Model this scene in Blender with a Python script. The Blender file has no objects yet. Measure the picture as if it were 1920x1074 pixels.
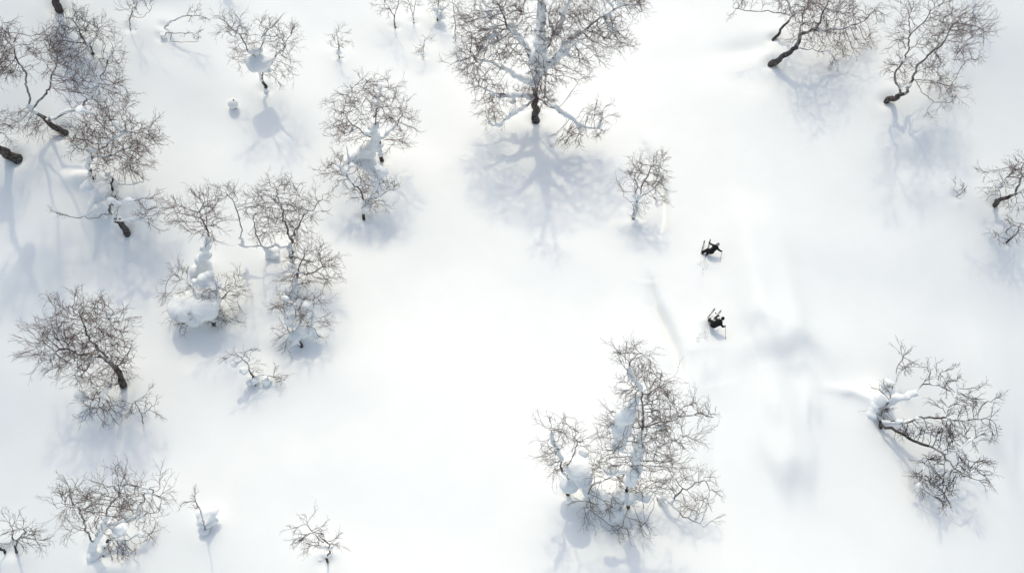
import bpy, bmesh, math, random
import numpy as np
from mathutils import Vector, Matrix

# ------------------------------------------------------------------ camera, sky, sun, exposure
S = bpy.context.scene
C = S.collection
RAD = math.radians
HF = RAD(62.0)                       # horizontal field of view
PITCH = RAD(30.0)                    # tilt away from straight down
RNG = 66.6                           # distance to the slope at the picture centre
cam_d = bpy.data.cameras.new('camera')
cam = bpy.data.objects.new('camera', cam_d)
C.objects.link(cam)
cam_d.sensor_fit = 'HORIZONTAL'
cam_d.angle = HF
cam_d.clip_end = 6000
cam.location = (0, -RNG * math.sin(PITCH), RNG * math.cos(PITCH))
cam.rotation_euler = (PITCH, 0, 0)
S.camera = cam

SUN_EL, SUN_AZ = 49.0, -4.0          # azimuth from +Y, positive towards +X
w = bpy.data.worlds.new('World')
S.world = w
w.use_nodes = True
nt = w.node_tree
bg = nt.nodes['Background']
sky = nt.nodes.new('ShaderNodeTexSky')
sky.sky_type = 'NISHITA'
sky.sun_disc = False
sky.sun_elevation = RAD(SUN_EL)
sky.sun_rotation = RAD(SUN_AZ)
sky.dust_density = 2.5
sky.air_density = 1.0
hs = nt.nodes.new('ShaderNodeHueSaturation')              # thin bright haze: a paler sky
hs.inputs['Saturation'].default_value = 0.66
hs.inputs['Hue'].default_value = 0.490
nt.links.new(sky.outputs[0], hs.inputs['Color'])
nt.links.new(hs.outputs[0], bg.inputs['Color'])
bg.inputs['Strength'].default_value = 0.15
sun_d = bpy.data.lights.new('sun', 'SUN')
sun_d.energy = 0.82
sun_d.angle = RAD(1.4)
sun_d.color = (1.0, 0.915, 0.63)
sun = bpy.data.objects.new('sun', sun_d)
C.objects.link(sun)
sun.location = (0, 0, 80)
sun.rotation_euler = (RAD(-(90 - SUN_EL)), 0, RAD(-SUN_AZ))
S.view_settings.view_transform = 'Standard'
S.view_settings.look = 'None'
S.view_settings.exposure = 0.35
S.view_settings.gamma = 1.0

# ------------------------------------------------------------------ pixel -> place
CAM = np.array(cam.location)
FPX = 960.0 / math.tan(HF / 2)
RIGHT = np.array((1.0, 0, 0))
UPV = np.array((0, math.cos(PITCH), math.sin(PITCH)))
FWD = np.array((0, math.sin(PITCH), -math.cos(PITCH)))

def ray(px, py):
    return FWD + RIGHT * ((px - 960.0) / FPX) + UPV * ((537.0 - py) / FPX)

def flat(px, py, z=0.0):
    d = ray(px, py)
    return CAM + d * ((z - CAM[2]) / d[2])

# ------------------------------------------------------------------ the snow slope
rw = np.random.RandomState(5)
WAVES = []
for i in range(26):
    L = 7.0 + 30.0 * rw.rand() ** 1.3
    a = rw.rand() * 2 * math.pi
    WAVES.append((2 * math.pi / L * math.cos(a), 2 * math.pi / L * math.sin(a), rw.rand() * 6.28, 0.0026 * L))

def g2(x, y, px, py, rx, ry, A, rot=0.0):
    c = flat(px, py)
    m = FPX / 66.0
    dx, dy = x - c[0], y - c[1]
    cr, sr = math.cos(rot), math.sin(rot)
    u = (dx * cr + dy * sr) / (rx / m)
    v = (-dx * sr + dy * cr) / (ry / m)
    return A * np.exp(-(u * u + v * v))

BUMPS = [  # px, py, rx, ry, height, rotation
    (1318, 607, 9, 14, 0.3, 0),
    (1900, 830, 45, 55, -0.45, 0), (1720, 330, 60, 40, -0.35, -0.6),
    (1480, 170, 90, 60, -0.5, -0.5), (1400, 90, 60, 30, -0.35, 0),
    (1000, 330, 110, 60, -0.35, 0), (215, 480, 60, 60, -0.35, 0), (20, 420, 60, 150, -0.5, 0),
    (380, 655, 55, 30, -0.3, 0), (560, 660, 60, 25, -0.35, 0), (700, 440, 50, 40, -0.3, 0),
    (1585, 728, 34, 9, 0.10, -0.12), (1640, 745, 24, 26, 0.4, 0),
    (185, 370, 40, 16, 0.7, 0), (300, 72, 24, 12, 0.4, 0), (110, 300, 60, 40, -0.4, 0),
    (190, 1055, 34, 16, 0.5, 0), (330, 60, 40, 20, 0.2, 0), (1190, 420, 30, 20, 0.3, 0),
    (1120, 960, 60, 40, 0.4, 0), (1180, 780, 30, 50, 0.35, 0), (560, 640, 45, 18, 0.35, 0),
    (100, 500, 60, 90, 0.35, 0), (620, 1050, 16, 10, 0.25, 0), (285, 950, 60, 60, 0.3, 0),
]
STEPS = [  # px, py, rx, ry, rise, how far the top runs on: low south-facing banks shaped to shade grey patches
    (1468, 668, 80, 40, 1.2, 8.0), (1420, 620, 30, 36, 0.45, 8.0), (1500, 700, 30, 24, 0.3, 8.0), (1478, 890, 46, 50, 1.05, 4.5), (1525, 785, 20, 34, 0.35, 4.0), (1450, 800, 24, 40, 0.30, 4.0),
    (1322, 715, 28, 34, 0.35, 4.0), (1905, 835, 40, 60, 0.9, 5.0), (1700, 310, 80, 40, 0.5, 5.0), (1500, 190, 80, 50, 0.5, 5.0),
    (250, 480, 60, 50, 0.45, 5.0), (60, 520, 80, 60, 0.45, 5.0), (700, 430, 60, 40, 0.40, 5.0), (330, 60, 60, 20, 0.3, 5.0)]
def crest(pts, A, wl, wr):
    return ([flat(*p)[:2] for p in pts], A, wl, wr)
CRESTS = [
    crest([(1222, 525), (1232, 570), (1250, 610), (1264, 650), (1273, 690), (1276, 730)], -1.1, 0.70, 0.26),
    crest([(1214, 252), (1226, 285), (1238, 320), (1252, 352), (1250, 395), (1240, 450)], -0.85, 0.50, 0.25),
    crest([(1288, 665), (1297, 700), (1315, 740)], -0.22, 0.3, 2.0),
    crest([(1570, 735), (1600, 735), (1630, 748), (1650, 775)], 0.25, 0.3, 1.2),
    crest([(1415, 600), (1402, 640), (1425, 700)], -0.15, 0.4, 3.0),
    crest([(1790, 10), (1850, 30), (1890, 70), (1915, 130)], -0.35, 0.7, 0.9),
    crest([(1325, 492), (1318, 540), (1330, 600)], -0.12, 0.5, 0.7),
    crest([(1330, 625), (1322, 700), (1340, 780), (1330, 900), (1350, 1100)], -0.14, 0.7, 0.7),
]
WELLS = []                            # hollows and mounds round the trunks, filled in from the tree list

def terrain(x, y):
    x = np.asarray(x, float); y = np.asarray(y, float)
    fade = np.exp(-((x / 90.0) ** 4 + (y / 80.0) ** 4))
    xe = np.clip(x, -60, 60)
    s = -0.14 + 0.46 * np.minimum((np.abs(xe - 2) / 42.0) ** 1.7, 1.3)       # flanks turned from the sun, shaped to imitate vignetting at the sides
    h = s * y * fade
    h = h + 0.0010 * np.clip(-y - 4, 0, 60) ** 2 * 0.0
    for kx, ky, ph, A in WAVES:
        h = h + A * np.sin(kx * x + ky * y + ph)
    for b in BUMPS:
        h = h + g2(x, y, *b)
    for px, py, rx, ry, A, D in STEPS:
        c = flat(px, py); m = FPX / 66.0
        u = (x - c[0]) / (rx / m); v = (y - c[1]) / (ry / m)
        v = v + 0.35 * np.sin(u * 2.3 + px) + 0.2 * np.sin(u * 5.1 + py)
        h = h + A * np.exp(-u * u * 1.1) / (1 + np.exp(np.clip(-3.2 * v, -30, 30))) * np.exp(-np.maximum(v - 0.6, 0) / D)
    for pts, A, wl, wr in CRESTS:
        best = np.full(x.shape, 1e9); sg = np.zeros(x.shape); tt = np.zeros(x.shape)
        n = len(pts) - 1
        for i in range(n):
            ax, ay = pts[i]; bx_, by_ = pts[i + 1]
            ex, ey = bx_ - ax, by_ - ay
            L2 = ex * ex + ey * ey
            t = np.clip(((x - ax) * ex + (y - ay) * ey) / L2, 0, 1)
            dx, dy = x - (ax + t * ex), y - (ay + t * ey)
            d = np.hypot(dx, dy)
            cr = ex * dy - ey * dx
            m = d < best
            best = np.where(m, d, best); sg = np.where(m, np.sign(cr), sg)
            tt = np.where(m, (i + t) / n, tt)
        wd = np.where(sg < 0, wl, wr)
        prof = np.exp(-(best / wd) ** 1.2)
        h = h + A * prof * (np.sin(np.clip(tt, 0.02, 0.98) * math.pi) ** 0.6)
    for wx, wy, r, A in WELLS:
        d2 = ((x - wx) ** 2 + (y - wy) ** 2) / (r * r)
        h = h + A * np.exp(-d2)
    return h

def tz(x, y):
    return float(terrain(np.array([x]), np.array([y]))[0])

def ground_at(px, py):
    z = 0.0
    for _ in range(6):
        p = flat(px, py, z)
        z = tz(p[0], p[1])
    return np.array((p[0], p[1], z))

# ------------------------------------------------------------------ materials
def mat(name, rough=0.8):
    m = bpy.data.materials.new(name); m.use_nodes = True
    b = m.node_tree.nodes['Principled BSDF']
    b.inputs['Roughness'].default_value = rough
    b.inputs['Specular IOR Level'].default_value = 0.25
    return m, m.node_tree, b

def noise_mat(name, c1, c2, scale, rough=0.85, bump=0.0, bscale=None, bdist=0.02, detail=4):
    m, t, b = mat(name, rough)
    n = t.nodes.new('ShaderNodeTexNoise'); n.inputs['Scale'].default_value = scale; n.inputs['Detail'].default_value = detail
    g = t.nodes.new('ShaderNodeNewGeometry')
    t.links.new(g.outputs['Position'], n.inputs['Vector'])
    r = t.nodes.new('ShaderNodeValToRGB')
    r.color_ramp.elements[0].position = 0.35; r.color_ramp.elements[1].position = 0.65
    r.color_ramp.elements[0].color = (*c1, 1); r.color_ramp.elements[1].color = (*c2, 1)
    t.links.new(n.outputs['Fac'], r.inputs['Fac']); t.links.new(r.outputs['Color'], b.inputs['Base Color'])
    if bump:
        n2 = t.nodes.new('ShaderNodeTexNoise'); n2.inputs['Scale'].default_value = bscale or scale; n2.inputs['Detail'].default_value = 5
        t.links.new(g.outputs['Position'], n2.inputs['Vector'])
        bp = t.nodes.new('ShaderNodeBump'); bp.inputs['Strength'].default_value = bump; bp.inputs['Distance'].default_value = bdist
        t.links.new(n2.outputs['Fac'], bp.inputs['Height']); t.links.new(bp.outputs['Normal'], b.inputs['Normal'])
    return m

M_SNOW = noise_mat('snow', (0.872, 0.883, 0.862), (0.896, 0.904, 0.884), 0.35, 0.75, 0.25, 0.8, 0.08)
M_LOAD = noise_mat('tree_snow', (0.868, 0.885, 0.875), (0.892, 0.905, 0.895), 1.5, 0.8, 0.4, 5.0, 0.03)
M_BARK = noise_mat('bark', (0.020, 0.017, 0.016), (0.14, 0.125, 0.115), 5.0, 0.9, 0.6, 16.0, 0.02)
M_LIMB = noise_mat('pale_bark', (0.075, 0.062, 0.056), (0.42, 0.40, 0.38), 2.2, 0.9, 0.5, 9.0, 0.02)
M_TWIG = noise_mat('twig_bark', (0.058, 0.036, 0.031), (0.215, 0.142, 0.120), 0.9, 0.9)
M_TWIG2 = noise_mat('grey_twig_bark', (0.066, 0.048, 0.041), (0.270, 0.215, 0.185), 0.9, 0.9)
M_TWIG3 = noise_mat('dark_twig_bark', (0.036, 0.028, 0.028), (0.120, 0.088, 0.082), 0.9, 0.9)
M_BLACK = noise_mat('black_cloth', (0.006, 0.006, 0.007), (0.012, 0.012, 0.013), 9.0, 0.85, 0.3, 30.0, 0.01)
M_OLIVE = noise_mat('olive_cloth', (0.035, 0.033, 0.018), (0.055, 0.050, 0.028), 9.0, 0.85)
M_GREY = noise_mat('grey_shell', (0.22, 0.22, 0.23), (0.30, 0.30, 0.31), 9.0, 0.5)
M_SKIN = noise_mat('skin', (0.50, 0.33, 0.25), (0.58, 0.39, 0.30), 9.0, 0.6)
M_LENS = noise_mat('goggle_lens', (0.02, 0.02, 0.025), (0.05, 0.045, 0.05), 3.0, 0.15)
M_SKI = noise_mat('ski_topsheet', (0.30, 0.30, 0.31), (0.42, 0.42, 0.43), 6.0, 0.4)
M_POLE = noise_mat('pole_metal', (0.20, 0.19, 0.19), (0.30, 0.28, 0.28), 6.0, 0.4)

# ------------------------------------------------------------------ mesh helpers
def link(name, verts, faces, m, parent=None, smooth=True):
    me = bpy.data.meshes.new(name)
    me.from_pydata([tuple(v) for v in verts], [], faces)
    me.materials.append(m)
    if smooth:
        me.polygons.foreach_set('use_smooth', [True] * len(me.polygons))
    me.update()
    o = bpy.data.objects.new(name, me); C.objects.link(o)
    if parent is not None:
        o.parent = parent
        o.location = Vector((0, 0, 0)) - parent.location if parent.type == 'EMPTY' else (0, 0, 0)
    return o

def root(name, loc, label, cat, group=None):
    o = bpy.data.objects.new(name, None); C.objects.link(o)
    o.location = loc; o.empty_display_size = 0.5
    o['label'] = label; o['category'] = cat
    if group: o['group'] = group
    return o

def frame(d):
    d = d / (np.linalg.norm(d) + 1e-9)
    a = np.array((0, 0, 1.0)) if abs(d[2]) < 0.9 else np.array((1.0, 0, 0))
    u = np.cross(d, a); u /= np.linalg.norm(u)
    return u, np.cross(d, u)

class MB:
    def __init__(s): s.v = []; s.f = []
    def tube(s, pts, rad, k=6, cap=True):
        n0 = len(s.v); n = len(pts)
        for i in range(n):
            d = pts[min(i + 1, n - 1)] - pts[max(i - 1, 0)]
            if i == 0: u, v = frame(d)
            else:
                dd = d / (np.linalg.norm(d) + 1e-9)
                u = u - dd * np.dot(u, dd)
                ln = np.linalg.norm(u)
                if ln < 1e-4: u, v = frame(d)
                else: u = u / ln; v = np.cross(dd, u)
            for j in range(k):
                a = 2 * math.pi * j / k
                s.v.append(pts[i] + (u * math.cos(a) + v * math.sin(a)) * rad[i])
        for i in range(n - 1):
            for j in range(k):
                a = n0 + i * k + j; b = n0 + i * k + (j + 1) % k
                s.f.append((a, b, b + k, a + k))
        if cap:
            s.f.append(tuple(n0 + j for j in range(k))[::-1]); s.f.append(tuple(n0 + (n - 1) * k + j for j in range(k)))
    def ball(s, c, r, sub=1, sq=1.0):
        T = ICO[sub]; n0 = len(s.v)
        sc = np.array((r, r, r * sq)) if np.isscalar(r) else np.array(r)
        for p in T[0]: s.v.append(c + p * sc)
        for f in T[1]: s.f.append(tuple(n0 + q for q in f))
    def capsule(s, a, b, ra, rb, sub=1):
        a = np.array(a, float); b = np.array(b, float)
        s.ball(a, ra, sub); s.ball(b, rb, sub)
        if np.linalg.norm(b - a) > 1e-4: s.tube([a, b], [ra * 0.98, rb * 0.98], 10)

ICO = {}
for sub in (1, 2):
    bm = bmesh.new(); bmesh.ops.create_icosphere(bm, subdivisions=sub + 0, radius=1.0)
    ICO[sub] = (np.array([v.co[:] for v in bm.verts]), [tuple(v.index for v in f.verts) for f in bm.faces]); bm.free()

def fused(name, mb, m, parent, voxel, smooth=3):
    """closed pieces melted into one continuous skin"""
    o = link(name, mb.v, mb.f, m, parent)
    r = o.modifiers.new('r', 'REMESH'); r.mode = 'VOXEL'; r.voxel_size = voxel; r.use_smooth_shade = True
    if smooth:
        q = o.modifiers.new('s', 'SMOOTH'); q.iterations = smooth; q.factor = 0.5
    dg = bpy.context.evaluated_depsgraph_get()
    me = bpy.data.meshes.new_from_object(o.evaluated_get(dg))
    old = o.data; o.modifiers.clear(); o.data = me; me.name = name
    bpy.data.meshes.remove(old)
    if not me.materials: me.materials.append(m)
    me.polygons.foreach_set('use_smooth', [True] * len(me.polygons))
    return o

def pieces(o, R, least=64):
    """every separate cushion of snow becomes a part of its own"""
    me = o.data
    n = len(me.vertices)
    co = np.empty(n * 3, np.float32); me.vertices.foreach_get('co', co); co = co.reshape(-1, 3).astype(float)
    no = np.empty(n * 3, np.float32); me.vertices.foreach_get('normal', no); no = no.reshape(-1, 3)
    w_ = np.sin(co[:, 0:1] * 4.1 + co[:, 2:3] * 2.3) + np.sin(co[:, 1:2] * 5.3 + co[:, 0:1] * 2.0) + np.sin(co[:, 2:3] * 6.1 + co[:, 1:2] * 3.1)
    w2 = np.sin(co[:, 0:1] * 11.3 + co[:, 2:3] * 9.1) * np.sin(co[:, 1:2] * 12.1 + co[:, 0:1] * 4.0)
    co = co + no * (w_ * 0.022 + w2 * 0.012)
    E = np.empty(len(me.edges) * 2, np.int32); me.edges.foreach_get('vertices', E); E = E.reshape(-1, 2)
    lab = np.arange(n)
    while True:
        m = np.minimum(lab[E[:, 0]], lab[E[:, 1]])
        nl = lab.copy(); np.minimum.at(nl, E[:, 0], m); np.minimum.at(nl, E[:, 1], m); nl = nl[nl]
        if (nl == lab).all(): break
        lab = nl
    F = [tuple(p.vertices) for p in me.polygons]
    by = {}
    for f in F: by.setdefault(int(lab[f[0]]), []).append(f)
    mt = me.materials[0]; nm = o.name.split('.')[0]
    bpy.data.objects.remove(o); bpy.data.meshes.remove(me)
    for key, fs in sorted(by.items(), key=lambda q: -len(q[1]))[:80]:
        if len(fs) < least: continue
        ids = sorted({v for f in fs for v in f}); mp = {v: i for i, v in enumerate(ids)}
        link(nm, co[ids], [tuple(mp[v] for v in f) for f in fs], mt, R)

# ------------------------------------------------------------------ trees
def lift(px, py, base, h=None, hm=1.6, hf=1.0):
    """place seen at a pixel: in the upright plane through the trunk foot, or at height h above it"""
    d = ray(px, py)
    if h is None:
        p = CAM + d * ((base[1] - CAM[1]) / d[1])
        if d[1] > 0.02 and p[2] - base[2] >= hm:
            if hf == 1.0: return p
            h = max(hm * 0.6, (p[2] - base[2]) * hf)
        else: h = hm * min(1.0, hf + 0.2)
    return CAM + d * ((base[2] + h - CAM[2]) / d[2])

def grow(nodes, par, A, step, kill, rs, up=0.10, jit=0.15, iters=160):
    pos = np.array(nodes); par = list(par)
    D = np.linalg.norm(A[:, None] - pos[None], axis=2)
    near = D.argmin(1); dist = D.min(1)
    for it in range(iters):
        if len(A) == 0: break
        v = A - pos[near]; v /= (np.linalg.norm(v, axis=1)[:, None] + 1e-9)
        acc = np.zeros_like(pos); np.add.at(acc, near, v)
        kc_ = np.bincount(np.array(par)[1:], minlength=len(pos))
        ok = kc_[near] < 5
        A, near, dist = A[ok], near[ok], dist[ok]
        if len(A) == 0: break
        v = v[ok]; acc = np.zeros_like(pos); np.add.at(acc, near, v)
        idx = np.unique(near)
        dv = acc[idx]; dv /= (np.linalg.norm(dv, axis=1)[:, None] + 1e-9)
        pi = np.array(par)[idx]; pd = pos[idx] - pos[np.maximum(pi, 0)]; pd /= (np.linalg.norm(pd, axis=1)[:, None] + 1e-9)
        nd = np.full(len(pos), 9.0); np.minimum.at(nd, near, dist)
        dv += pd * np.where(nd[idx] > 0.7, 0.5, 0.0)[:, None] + rs.normal(0, jit, dv.shape); dv[:, 2] += up
        dv /= (np.linalg.norm(dv, axis=1)[:, None] + 1e-9)
        new = pos[idx] + dv * step
        n0 = len(pos); pos = np.vstack([pos, new]); par += [int(q) for q in idx]
        Dn = np.linalg.norm(A[:, None] - new[None], axis=2)
        k = Dn.argmin(1); kd = Dn[np.arange(len(A)), k]
        m = kd < dist
        near = np.where(m, n0 + k, near); dist = np.where(m, kd, dist)
        keep = dist > kill
        A = A[keep]; near = near[keep]; dist = dist[keep]
        if len(pos) > 24000: break
    return pos, par

TREES = 0
PENDING = []
def tree(label, base, blobs, limbs=(), pillows=(), trunk_r=0.16, dens=1.0, hm=1.6, twig=M_TWIG, name='bare_tree',
         snow=1.0, cat='tree', tip=0.0098, group='bare trees on the snowy slope', stepk=1.0, hf=1.0, plaster=True, laden=()):
    global TREES
    TREES += 1
    rs = np.random.RandomState(100 + TREES * 7)
    b = ground_at(*base)
    b0 = b - np.array((0, 0, 1.0))
    R = root(name, tuple(b), label, cat, group)
    nodes = [b0, b]; par = [-1, 0]
    step = 0.21 * stepk
    for L in limbs:                                        # traced main stems
        pts = [lift(*((q[0], q[1], b, q[2]) if len(q) > 2 else (q[0], q[1], b, None, 0.3, hf))) for q in L]
        d = [np.linalg.norm(np.array(nodes[i]) - pts[0]) for i in range(1, len(nodes))]
        cur = 1 + int(np.argmin(d))
        for p in pts:
            a = np.array(nodes[cur]); ln_ = np.linalg.norm(p - a); n = max(1, int(ln_ / (step * 1.3)))
            wv = rs.normal(0, 1, (3, 3)); wf = rs.rand(3) * 2 + 1
            for i in range(1, n + 1):
                tt = i / n
                q = a + (p - a) * tt + rs.normal(0, 0.03, 3) * (1 if i < n else 0)
                q = q + sum(wv[k_] * math.sin(math.pi * tt * (k_ + 1)) * min(0.085, 0.05 * ln_) * (1 if trunk_r > 0.07 else 0.2) / (k_ + 1) ** 0.5 for k_ in range(3))
                nodes.append(q); par.append(cur); cur = len(nodes) - 1
    dsc = min(1.0, 0.45 + 0.035 * np.mean([min(q[2], q[3]) for q in blobs]) * 0.8)
    A = []
    for bl in blobs:
        px, py, rx, ry = bl[:4]; h = bl[4] if len(bl) > 4 else None
        c = lift(px, py, b, h, hm, hf)
        mpp = np.dot(c - CAM, FWD) / FPX
        sx, sy = rx * mpp * 0.86, ry * mpp * 0.86
        sd = 0.75 * (sx * sy) ** 0.5
        n = int(max(10, 0.14 * dens * rx * ry * (0.6 + 0.9 * rs.rand()) / stepk))
        q = rs.normal(0, 1, (n, 3)); q /= np.linalg.norm(q, axis=1)[:, None]
        rr = rs.rand(n) ** 0.42
        kc = 5 + int(n / 9)
        cc = rs.normal(0, 1, (kc, 3)); cc /= np.linalg.norm(cc, axis=1)[:, None]; cc *= (0.45 + 0.5 * rs.rand(kc))[:, None]
        wk = rs.rand(kc) ** 1.5 + 0.15; pick = rs.choice(kc, n, p=wk / wk.sum())
        cl = cc[pick] + rs.normal(0, 0.17 + 0.5 / kc, (n, 3))
        use = (rs.rand(n) < 0.72)[:, None]
        q = np.where(use, cl, q * rr[:, None]); rr = np.ones(n)
        q = q * rr[:, None] * (1 + 0.14 * np.sin(q[:, 0:1] * 7 + q[:, 1:2] * 5 + TREES))
        P = c + q[:, 0:1] * sx * RIGHT + q[:, 1:2] * sy * UPV + q[:, 2:3] * sd * FWD
        A.append(P)
    A = np.vstack(A)
    gz = terrain(A[:, 0], A[:, 1]) + 0.35
    A[:, 2] = np.where(A[:, 2] < gz, gz + rs.rand(len(A)) * 0.5, A[:, 2])
    pos, par = grow(nodes, par, A, step, 0.36 * stepk, rs)
    n = len(pos)
    # fans of side and end twigs
    kids = np.zeros(n, int)
    for i in range(1, n): kids[par[i]] += 1
    ex, ep = [], []
    nbase = n
    hub = 0.35 * b + 0.65 * A.mean(0)
    def unit(q): return q / (np.linalg.norm(q) + 1e-9)
    def spray(i, p0, d, L, lev):
        last = i; bend = rs.normal(0, 0.13, 3); ns = 3 if lev else 2
        for g_ in range(ns):
            d = unit(d + bend + rs.normal(0, 0.10, 3))
            p0 = p0 + d * L / ns
            ex.append(p0); ep.append(last); last = nbase + len(ep) - 1
            if lev > 0 and rs.rand() < 0.88:
                sd = rs.normal(0, 1, 3); sd = unit(sd - d * np.dot(sd, d))
                spray(last, p0, unit(d + sd * (0.45 + 0.4 * rs.rand())), L * (0.48 + 0.22 * rs.rand()), lev - 1)
    for i in range(len(nodes), n):
        out = unit(pos[i] - hub) * 0.35
        d0 = unit(pos[i] - pos[par[i]])
        if kids[i] == 0:
            for _ in range(2 + (rs.rand() < 0.6)):
                spray(i, pos[i], unit(d0 + out + rs.normal(0, 0.30, 3)), (0.50 + 0.45 * rs.rand()) * dsc, 2)
        elif rs.rand() < 0.46:
            spray(i, pos[i], unit(d0 + out + rs.normal(0, 0.50, 3)), (0.35 + 0.40 * rs.rand()) * dsc, 1)
    pos = np.vstack([pos, np.array(ex)]) if ex else pos
    par = par + ep
    n = len(pos)
    # branch thickness from the tips down
    P = 3.0
    acc = np.zeros(n); ch = [[] for _ in range(n)]
    for i in range(n - 1, 0, -1):
        pass
    for i in range(1, n): ch[par[i]].append(i)
    order = []; st = [0]
    while st:
        i = st.pop(); order.append(i); st += ch[i]
    rad = np.zeros(n)
    for i in reversed(order):
        if not ch[i]: rad[i] = tip * 0.62
        else: rad[i] = (sum(rad[c] ** P for c in ch[i])) ** (1 / P)
    # rescale the thick end to the traced trunk
    rmax = rad[1]; k = trunk_r / rmax
    t = np.clip((rad - tip) / max(rmax - tip, 1e-6), 0, 1)
    plen = np.zeros(n)
    for i in order:
        if i > 0: plen[i] = plen[par[i]] + np.linalg.norm(pos[i] - pos[par[i]])
    rad = rad * (1 + (k - 1) * t ** 1.6 * np.exp(-np.maximum(plen - 1.0, 0) / (14 * trunk_r + 1.0)))
    rad *= 1 + 0.07 * np.sin(np.arange(n) * 1.7 + TREES)
    rad = np.maximum(rad, tip * 0.6)
    lim = max(0.045, trunk_r * 0.28)
    wood, limb, crown = MB(), MB(), MB()
    lim0, lim = max(0.06, trunk_r * 0.66), max(0.026, trunk_r * 0.12)
    st = [(0, None)]
    while st:
        i, p = st.pop()
        chain = ([p] if p is not None else []) + [i]
        c = ch[i]
        while c:
            c = sorted(c, key=lambda q: -rad[q])
            for q in c[1:]: st.append((q, chain[-1]))
            chain.append(c[0]); c = ch[c[0]]
        rr = [rad[q] for q in chain]
        if p is not None: rr[0] = rr[1]
        j = 0
        while j < len(chain) and rr[j] > lim: j += 1
        m0 = 0
        while m0 < j and rr[m0] > lim0: m0 += 1
        if m0 < 2: m0 = 0
        if j >= 2:
            if m0: wood.tube([pos[q] for q in chain[:m0 + 1]], rr[:m0 + 1], 9)
            if j > m0: limb.tube([pos[q] for q in chain[m0:j + 1]], rr[m0:j + 1], 6)
            if j < len(chain) - 1: crown.tube([pos[q] for q in chain[j:]], rr[j:], 3, False)
        elif len(chain) > 1:
            crown.tube([pos[q] for q in chain], rr, 3 if rr[0] < 0.03 else 5, False)
    link('trunk', wood.v, wood.f, M_BARK, R)
    if limb.v: link('limbs', limb.v, limb.f, M_LIMB, R)
    link('crown', crown.v, crown.f, twig, R)
    # snow lying on the limbs
    sn = MB()
    ph = rs.rand() * 6.28
    for i in range(2, n):
        r = rad[i]
        if r < 0.028 or snow <= 0: continue
        if r > 0.5 * trunk_r and trunk_r > 0.1:
            if not plaster: continue
            if plen[i] > 0.75 + 1.0 * trunk_r and math.sin(i * 0.9 + ph) > -0.75:
                sn.ball(pos[i] + np.array((rs.normal(0, 0.3) * r, -0.55 * r, r * 0.5)), r * (0.95 + 0.35 * rs.rand()) + 0.02, 1)
                sn.ball((pos[i] + pos[par[i]]) / 2 + np.array((0, -0.5 * r, r * 0.5)), r * 1.05 + 0.02, 1)
        a = pos[par[i]]; q = pos[i]
        d = (q - a); L = np.linalg.norm(d) + 1e-9
        slope = abs(d[2]) / L
        g = math.sin(i * 0.21 + ph) + math.sin(pos[i][0] * 1.9 + ph) + rs.normal(0, 0.35)
        if g < (-0.9 if slope < 0.8 else 0.9) + (1 - snow): continue
        sr = (0.95 * r + 0.050 + 0.035 * max(g, 0)) * (0.75 + 0.45 * snow)
        up = r * 0.55 + sr * 0.35
        c1 = q + np.array((0, 0, up))
        sn.ball(c1, sr, 1, 0.75)
        c0 = (a + q) / 2 + np.array((0, 0, up)); sn.ball(c0, sr, 1, 0.75)
    for ch_ in laden:                                      # thick continuous snow lying along a stem
        prev = None
        for q in ch_:
            c = lift(q[0], q[1], b, q[3] if len(q) > 3 else None, 0.3, hf)
            r = q[2] * np.dot(c - CAM, FWD) / FPX
            if prev is not None:
                p0, r0 = prev; m_ = max(2, int(np.linalg.norm(c - p0) / (0.45 * (r0 + r) * 0.5 + 0.05)))
                for g_ in range(m_ + 1):
                    t_ = g_ / m_; rr_ = r0 + (r - r0) * t_
                    rr_ = rr_ * (1 + 0.22 * math.sin(g_ * 1.3 + ph) + rs.normal(0, 0.10))
                    sn.ball(p0 + (c - p0) * t_ + rs.normal(0, 0.16, 3) * rr_, (rr_, rr_, rr_ * 0.8), 2)
            prev = (c, r)
    for pl in pillows:
        px, py, rp = pl[:3]; h = pl[3] if len(pl) > 3 else None
        c = lift(px, py, b, h, 0.4, hf)
        r = rp * (0.8 if rp < 13 else 1.0) * np.dot(c - CAM, FWD) / FPX
        k = int(np.argmin(np.linalg.norm(pos[:len(pos)] - c, axis=1) + (rad < 0.02) * 0.8))
        sn.capsule(pos[k], c, 0.07, r * 0.45, 1)
        big = rp >= 20
        for q in range(5 if big else 7):
            o = rs.normal(0, 1, 3); o /= np.linalg.norm(o); o[2] *= 0.45
            rr_ = r * ((0.66 if big else 0.40) + 0.24 * rs.rand())
            sn.ball(c + o * (r - rr_) * 1.1, (rr_ * (0.9 + .5 * rs.rand()), rr_ * (0.9 + .5 * rs.rand()), rr_ * 0.75), 2)
    # the collar of drifted snow against the foot
    PENDING.append((b[0], b[1], 0.40 + trunk_r * 1.2, -0.22 - 0.7 * trunk_r)); PENDING.append((b[0], b[1] + 0.3, 1.2 + 2 * trunk_r, 0.16 + 0.4 * trunk_r))
    for _ in range(4 if plaster else 0):
        o = rs.normal(0, 1, 3) * (0.25 + trunk_r)
        sn.ball(b + np.array((o[0], abs(o[1]) * 0.8 + 0.1, -0.12)), 0.16 + trunk_r * 0.8, 2, 0.6)
    if sn.v: pieces(fused('snow_pillow', sn, M_LOAD, R, 0.08, 3), R)
    return R

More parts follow.
